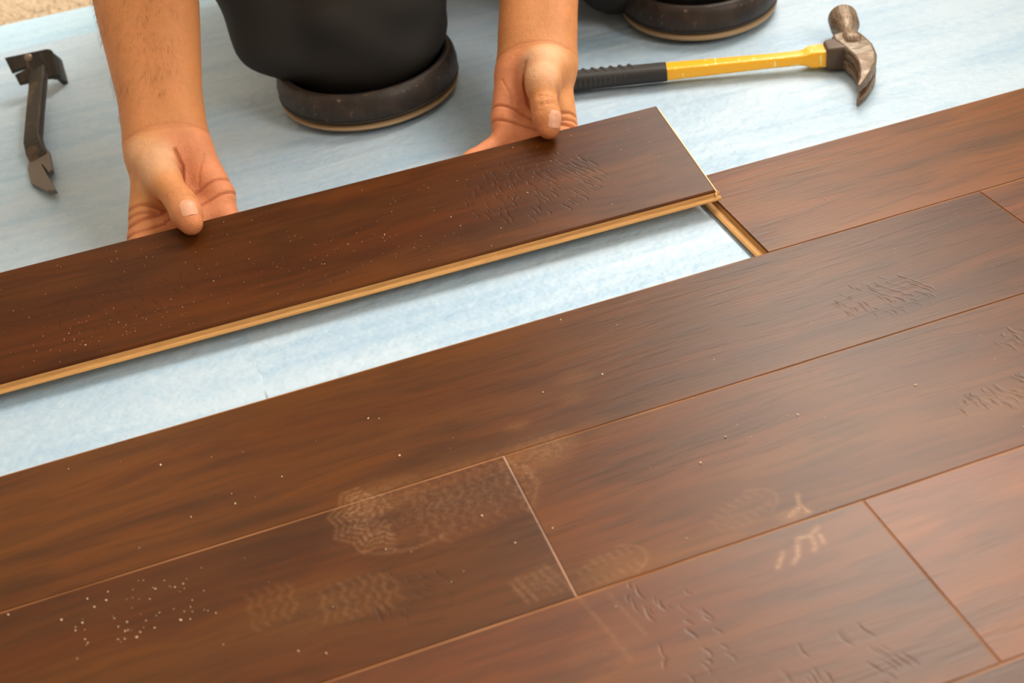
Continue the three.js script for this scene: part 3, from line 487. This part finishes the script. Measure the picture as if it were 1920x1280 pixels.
    { const N = ng.attributes.normal; if (V(N.getX(80), N.getY(80), N.getZ(80)).dot(nd) < 0) { ng.setIndex(NI.map((_, i) => NI[i - (i % 3) + [0, 2, 1][i % 3]])); ng.computeVertexNormals(); } }
    H.nail = ng;
    return H;
  }

  const under = V(-0.005, -0.2, 0.98);
  const HR = {   // the person's right hand, at the left of the picture
    o: V(-0.020, 0.068, -1.034), p: V(-0.06, -0.6, 0.8), s: V(1, -0.08, 0.0), wide: 1.12, fat: 1.0, elbow: V(0.010, 0.205, -1.262), shoulder: V(0.045, 0.47, -1.23),
    fingers: [{ dir: V(-0.1, -0.13, 0.98), curl: [0, 0] }, { dir: V(0.0, -0.11, 0.99), curl: [0, 0] }, { dir: V(0.08, -0.14, 0.98), curl: [0, 0] }, { dir: V(0.26, -0.24, 0.94), curl: [0, 0] }],
    thick: 1.06, thumb: [V(-0.0370, 0.064, -1.013), V(-0.0300, 0.0575, -0.978), V(-0.0215, 0.0485, -0.9505), V(-0.0185, 0.0405, -0.9275)], nailUp: V(0.25, 0.75, 0.6),
    marks: [[V(0.012, 0.043, -0.985), 0.0028, [0.2, 0.05, 0.22]]],
  };
  const HL = {   // the left hand, right of centre in the picture
    o: V(0.3097, 0.0643, -1.018), p: V(-0.36, -0.55, 0.78), s: V(-1, -0.06, -0.35), wide: 0.86, fat: 0.86, elbow: V(0.404, 0.185, -1.225), shoulder: V(0.44, 0.46, -1.25),
    fingers: [{ dir: V(-0.15, -0.12, 0.97), curl: [0, 0] }, { dir: V(-0.28, -0.11, 0.94), curl: [0, 0] }, { dir: V(-0.7, -0.14, 0.66), curl: [0, 0] }, { dir: V(-0.93, -0.13, 0.34), curl: [0, 0] }],
    thumb: [V(0.305, 0.0705, -0.985), V(0.2935, 0.0655, -0.9585), V(0.2885, 0.055, -0.9405), V(0.2855, 0.0425, -0.9260)], nailUp: V(0.45, 0.55, 0.75),
    marks: [[V(0.3, 0.105, -1.02), 0.004, [0.42, 0.12, 0.08]]],
  };
  // (folds of the palm are given as across/along millimetres, those of the thumb in space)
  for (const H of [HR, HL]) H.creases = [
    [[[-30, 4], [-12, 0], [12, 0], [34, 5]], 1.6, 0.35, 1],                                   // wrist
    [[[5, 24], [8, 36], [5, 52], [-5, 66], [-18, 74], [-44, 78]], 1.5, 1.8, 1],                 // round the ball of the thumb
    [[[48, 52], [30, 55], [14, 60], [0, 68]], 1.2, 1.3, 1], [[[50, 64], [32, 68], [10, 74], [-14, 82]], 1.2, 1.3, 1],
    [[[-50, 62], [-32, 63], [-14, 69]], 1.3, 1.5, 1], [[[-50, 70], [-34, 70], [-20, 72]], 1.2, 1.2, 1], [[[-50, 87], [-30, 86], [-14, 84]], 1.2, 1.3, 1], [[[28, 30], [20, 46], [18, 56]], 1.0, 0.5, 1],
    ...[0.32, 0.42, 0.5, 0.6].map((k, i) => { const a = H.thumb[1].clone().lerp(H.thumb[2], 0.55 + k), ax = H.thumb[2].clone().sub(H.thumb[1]).normalize(), up = H.nailUp.clone().addScaledVector(ax, -H.nailUp.dot(ax)).normalize(), sd = ax.clone().cross(up), q = 0.0108 * (H.thick ?? 1); return [[-1, -0.5, 0, 0.5, 1].map((t) => a.clone().addScaledVector(up, q * Math.cos(t)).addScaledVector(sd, q * Math.sin(t)).addScaledVector(ax, 0.002 * t * t * (i < 2 ? -1 : 1))), 1.15, 0.8]; }),
  ];
  arm(HR); arm(HL);

  // trunk, head, legs and upper arms, all out of the frame but for their shadow
  const J = { hipR: V(0.29, 0.28, -1.56), hipL: V(0.49, 0.28, -1.55), kneeR: V(0.191, 0.075, -1.229), kneeL: V(0.557, 0.075, -1.24), ankR: V(0.22, 0.045, -1.64), ankL: V(0.53, 0.045, -1.63), pelvis: V(0.39, 0.33, -1.56), chest: V(0.28, 0.475, -1.31), neck: V(0.235, 0.555, -1.2), head: V(0.215, 0.645, -1.115) };
  const trunk = [cap(J.pelvis, 0.13, V(0.33, 0.42, -1.43), 0.125), cap(V(0.33, 0.42, -1.43), 0.125, J.chest, 0.125), cap(V(0.11, 0.49, -1.27), 0.075, V(0.40, 0.49, -1.29), 0.075), cap(J.neck, 0.06, J.head, 0.058), cap(J.hipR, 0.1, J.kneeR, 0.062), cap(J.hipL, 0.1, J.kneeL, 0.062), cap(J.kneeR, 0.058, J.ankR, 0.036), cap(J.kneeL, 0.058, J.ankL, 0.036), cap(J.ankR, 0.034, V(0.22, 0.03, -1.78), 0.03), cap(J.ankL, 0.034, V(0.53, 0.03, -1.77), 0.03)];
  const headM = new THREE.Matrix4().lookAt(V(0, 0, 0), V(-0.05, -0.55, 0.83).negate(), V(0, 1, 0)); // +z faces the plank
  const hp = (x, y, z) => V(x, y, z).applyMatrix4(headM).add(J.head);
  const inv = headM.clone().invert(), tmp = V(0, 0, 0);
  const headField = (x, y, z) => {
    tmp.set(x - J.head.x, y - J.head.y, z - J.head.z).applyMatrix4(inv);
    const ex = (cx, cy, cz, rx, ry, rz) => { const a = (tmp.x - cx) / rx, b = (tmp.y - cy) / ry, c = (tmp.z - cz) / rz; return (Math.sqrt(a * a + b * b + c * c) - 1) * Math.min(rx, ry, rz); };
    let d = smin(ex(0, 0.03, -0.012, 0.076, 0.092, 0.095), ex(0, -0.035, 0.03, 0.056, 0.075, 0.06), 0.03);
    d = smin(d, ex(0, -0.012, 0.094, 0.012, 0.026, 0.016), 0.012); d = smin(d, ex(0, -0.024, 0.1, 0.015, 0.01, 0.012), 0.008);
    d = smin(d, ex(0, 0.03, 0.076, 0.045, 0.01, 0.012), 0.02);
    for (const q of [-1, 1]) { d = -smin(-d, ex(q * 0.03, 0.012, 0.092, 0.016, 0.011, 0.012), 0.012); d = Math.min(d, ex(q * 0.03, 0.012, 0.077, 0.012, 0.011, 0.012)); d = smin(d, ex(q * 0.077, 0, -0.008, 0.009, 0.03, 0.018), 0.006); }
    d = smin(d, ex(0, -0.058, 0.083, 0.024, 0.006, 0.01), 0.006); d = smin(d, ex(0, -0.069, 0.081, 0.02, 0.007, 0.01), 0.005); d = smin(d, ex(0, -0.1, 0.07, 0.022, 0.016, 0.016), 0.02);
    return smin(d, capsule(trunk[3], x, y, z), 0.03);
  };
  const plain = (x, y, z, gx, gy, gz, o) => { const m = noise3(x * 60, y * 60, z * 60, 9); for (let k = 0; k < 3; k++) o[k] = TAN[k] * (0.92 + 0.14 * m); };
  const uvP = (x, y, z) => [x / 0.06 + z / 0.08, y / 0.06];
  const armRest = (H) => (x, y, z) => { let a = 1e3; for (const c of H.fa) a = smin(a, capsule(c, x, y, z), 0.016); return Math.max(a, -H.cutInner(x, y, z) - 0.001); };
  const aR = armRest(HR), aL = armRest(HL), tr = blend(trunk, 0.05);
  const neckCut = (x, y, z) => (x - 0.228) * -0.15 + (y - 0.6) * 0.72 + (z + 1.155) * 0.68;
  bodyParts.push(sdfMesh((x, y, z) => Math.max(smin(smin(tr(x, y, z), aR(x, y, z), 0.02), aL(x, y, z), 0.02), neckCut(x, y, z)), [-0.15, -0.01, -1.83], [0.68, 0.7, -1.0], 0.011, plain, uvP));
  bodyParts.push(sdfMesh((x, y, z) => Math.max(headField(x, y, z), -neckCut(x, y, z) - 0.001), [0.07, 0.5, -1.29], [0.36, 0.8, -0.94], 0.0045, plain, uvP));
  mesh('body', mergeGeometries(bodyParts), skin, person);
  const nailMat = new THREE.MeshPhysicalMaterial({ color: lin(0.72, 0.36, 0.225), roughness: 0.42, specularIntensity: 0.6 });
  for (const H of [HR, HL]) { const q = mesh('thumbnail', H.nail, nailMat, person); q.userData.label = 'pale glossy thumbnail'; }
  // eyes, hair
  for (const q of [-1, 1]) { const c = hp(q * 0.03, 0.012, 0.0795); mesh('eye', new THREE.SphereGeometry(0.0098, 16, 12).translate(c.x, c.y, c.z), std({ color: lin(0.3, 0.26, 0.22), roughness: 0.2 }), person); }
  mesh('hair', sdfMesh((x, y, z) => { tmp.set(x - J.head.x, y - J.head.y, z - J.head.z).applyMatrix4(inv); const q = tmp.clone(), a = (Math.hypot(q.x / 0.081, (q.y - 0.034) / 0.096, (q.z + 0.016) / 0.099) - 1) * 0.08; return Math.max(a, 0.012 - q.y + q.z * 0.75 - 0.02) + 0.002 * (noise3(x * 200, y * 200, z * 200, 3) - 0.5); }, [0.07, 0.5, -1.29], [0.36, 0.82, -0.94], 0.006, null, uvP), std({ color: lin(0.03, 0.02, 0.014), roughness: 0.7 }), person);

  // fine dark hair on the forearms
  {
    const strands = [];
    for (const [H, n] of [[HR, 1500], [HL, 420]]) for (let i = 0; i < n; i++) {
      const t = rr(0.1, 0.72), a = rr(-2.3, 2.3), dir = H.fs.clone().multiplyScalar(-Math.cos(a)).addScaledVector(H.fn, Math.sin(a)); const q = H.A(t, 0).addScaledVector(dir, 0.07);
      if (noise(t * 14, a * 2, 5) < 0.3) continue;
      let ok = 0; for (let k = 0; k < 24; k++) { const f0 = H.field(q.x, q.y, q.z); if (f0 < 0.0003) { ok = 1; break; } q.addScaledVector(dir, -f0); } if (!ok) continue;
      const grow = H.d.clone().multiplyScalar(-1).addScaledVector(dir, rr(0.25, 0.7)).addScaledVector(H.fn, rr(-0.5, 0.5)).normalize(), l = rr(0.005, 0.011), w = H.d.clone().cross(dir).normalize().multiplyScalar(0.00006), m = q.clone().addScaledVector(grow, l * 0.55).addScaledVector(dir, -l * 0.02), e = q.clone().addScaledVector(grow, l).addScaledVector(dir, -l * 0.16);
      const up = dir.clone().multiplyScalar(0.00006);
      for (const [b0, b1, wa, wb] of [[q, m, 1, 0.8], [m, e, 0.8, 0.15]]) for (const o of [w, up]) { const A0 = b0.clone().addScaledVector(o, wa), A1 = b0.clone().addScaledVector(o, -wa), B0 = b1.clone().addScaledVector(o, wb), B1 = b1.clone().addScaledVector(o, -wb); strands.push(A0, A1, B0, A1, B1, B0); }
    }
    const g = new THREE.BufferGeometry(); g.setAttribute('position', new THREE.Float32BufferAttribute(strands.flatMap((v) => [v.x, v.y, v.z]), 3)); g.computeVertexNormals();
    const m = mesh('arm_hair', g, std({ color: lin(0.09, 0.045, 0.02), roughness: 0.6, side: THREE.DoubleSide }), person); m.userData.kind = 'stuff';
  }

  // trousers: loose cloth, bunched over the knee pads
  const cloth = std({ color: lin(0.018, 0.0145, 0.012), roughness: 0.85, bumpMap: dataTex(256, 256, (x, y, o) => { o[0] = o[1] = o[2] = 128 + 60 * Math.sin((x + y) * 0.8) + 60 * (noise(x * 0.4, y * 0.4, 3) - 0.5); }, false), bumpScale: 0.0004 });
  const knee = (c) => [cap(V(c.x + 0.002, 0.072, c.z + 0.02), 0.085, V(c.x + 0.004, 0.125, c.z - 0.02), 0.101), cap(V(c.x - 0.062, 0.075, c.z + 0.0), 0.052, V(c.x - 0.07, 0.13, c.z - 0.04), 0.055), cap(V(c.x + 0.004, 0.125, c.z - 0.02), 0.1, V(c.x + 0.03, 0.2, c.z - 0.12), 0.112), cap(V(c.x, 0.045, c.z), 0.066, V(c.x, 0.045, c.z - 0.02), 0.066)];
  const legs = [...knee(J.kneeR), ...knee(J.kneeL), cap(V(0.113, 0.072, -1.209), 0.048, V(0.107, 0.12, -1.25), 0.05), cap(V(0.475, 0.04, -1.235), 0.045, V(0.47, 0.1, -1.27), 0.06), cap(V(0.225, 0.2, -1.355), 0.11, J.hipR, 0.128), cap(V(0.565, 0.2, -1.345), 0.11, J.hipL, 0.128), cap(J.kneeR.clone().setY(0.062), 0.062, J.ankR, 0.052), cap(J.kneeL.clone().setY(0.062), 0.062, J.ankL, 0.052), cap(J.hipR, 0.13, J.hipL, 0.13), cap(J.pelvis, 0.142, V(0.36, 0.38, -1.5), 0.14)];
  const lf = blend(legs, 0.022);
  mesh('trousers', sdfMesh((x, y, z) => {
    let d = lf(x, y, z); if (Math.abs(d) > 0.05) return d;
    const fold = Math.sin(y * 95 + 40 * x + 5 * noise3(x * 14, y * 14, z * 14, 4)) * noise3(x * 9, y * 9, z * 9, 8), big = noise3(x * 22, y * 30, z * 22, 21) - 0.5;
    d += 0.0035 * fold * smooth(0.02, 0.09, y) + 0.009 * big; return Math.max(d, -0.0075 - y);
  }, [0.02, -0.01, -1.75], [0.74, 0.56, -1.07], 0.0055, null, (x, y, z) => [x / 0.05 + z / 0.07, y / 0.05]), cloth, person);
  // shirt and boots, out of the frame
  const shirtF = blend([cap(J.pelvis, 0.146, V(0.33, 0.42, -1.43), 0.142), cap(V(0.33, 0.42, -1.43), 0.142, J.chest, 0.14), cap(V(0.11, 0.485, -1.27), 0.088, V(0.40, 0.485, -1.29), 0.088), cap(HR.shoulder, 0.07, HR.elbow.clone().lerp(HR.shoulder, 0.4), 0.066), cap(HL.shoulder, 0.07, HL.elbow.clone().lerp(HL.shoulder, 0.4), 0.066)], 0.035);
  mesh('shirt', sdfMesh((x, y, z) => Math.max(shirtF(x, y, z) + 0.006 * (noise3(x * 16, y * 16, z * 16, 2) - 0.5), neckCut(x, y, z) + 0.035, 0.33 - y + (z + 1.5) * 0.3 > 0.07 && z < -1.5 ? 0.01 : -1), [-0.1, 0.18, -1.76], [0.6, 0.7, -1.1], 0.009, null, uvP), std({ color: lin(0.1, 0.1, 0.11), roughness: 0.9 }), person);
  const boot = std({ color: lin(0.06, 0.04, 0.025), roughness: 0.6 });
  for (const a of [J.ankR, J.ankL]) mesh('boot', sdfMesh(blend([cap(V(a.x, 0.055, a.z - 0.0), 0.052, V(a.x, 0.052, a.z - 0.06), 0.05), cap(V(a.x, 0.045, a.z - 0.05), 0.05, V(a.x, 0.034, a.z - 0.19), 0.04), cap(V(a.x, 0.1, a.z - 0.055), 0.03, V(a.x, 0.12, a.z - 0.065), 0.03)], 0.03), [a.x - 0.09, -0.012, a.z - 0.26], [a.x + 0.09, 0.17, a.z + 0.08], 0.007, null, uvP), boot, person);
  // knee pads: leather cups with a tan welt
  const padTex = dataTex(512, 128, (x, y, o) => { const n = fbm(x * 0.04, y * 0.08, 81, 3), s = noise(x * 0.16, y * 0.2, 82), t = smooth(0.84, 0.93, s * 0.8 + n * 0.25), k = 0.8 + 0.5 * (n - 0.4); o[0] = mix(66 * k, 150, t * 0.7); o[1] = mix(54 * k, 128, t * 0.7); o[2] = mix(47 * k, 108, t * 0.7); }, true);
  padTex.repeat.set(3, 1);
  const leather = new THREE.MeshPhysicalMaterial({ map: padTex, roughness: 0.5, specularIntensity: 0.7 }), welt = std({ color: lin(0.42, 0.28, 0.155), roughness: 0.7 }), sole = std({ color: lin(0.03, 0.024, 0.02), roughness: 0.7 });
  const prof = (list) => list.map(([r, y]) => new THREE.Vector2(r / 1000, y / 1000));
  for (const [cx, cz, wide, yaw, wh] of [[0.186, -1.198, 0.91, 0.25, 3.2], [0.553, -1.203, 0.83, 0.35, 5]]) {
    const m = new THREE.Matrix4().compose(V(cx, -TH + 0.0005, cz), new THREE.Quaternion().setFromEuler(new THREE.Euler(0, -yaw, 0)), V(wide, 1, 1.0));
    const shell = new THREE.LatheGeometry(prof([[0.01, 4], [70, 4], [90, 6 + wh], [97, 9 + wh], [100, 16], [100.5, 25], [98.5, 34], [95.5, 39], [92, 40.5], [88, 39], [85, 34], [83, 24], [80, 14], [0.01, 12]]), 72);
    const pad = mesh('knee_pad', bake(shell, m), leather, person); pad.userData.label = 'dark scuffed leather knee pad with tan welt';
    mesh('sole', bake(new THREE.LatheGeometry(prof([[0.01, 0], [74, 0], [88, 2], [95, 5], [95, 6], [0.01, 6]]), 72), m), sole, pad);
    mesh('welt', bake(new THREE.LatheGeometry(prof([[88, 4.6], [95, 4.8], [98.6, 5.6], [99.4, 5.6 + wh * 0.5], [98.8, 5.6 + wh], [95, 6.4 + wh], [88, 6.4 + wh]]), 90), m), welt, pad);
    mesh('seam', bake(new THREE.TorusGeometry(0.0998, 0.0009, 8, 100).rotateX(Math.PI / 2).translate(0, 0.0145, 0), m), sole, pad);
  }
}

renderer.render(scene, camera);
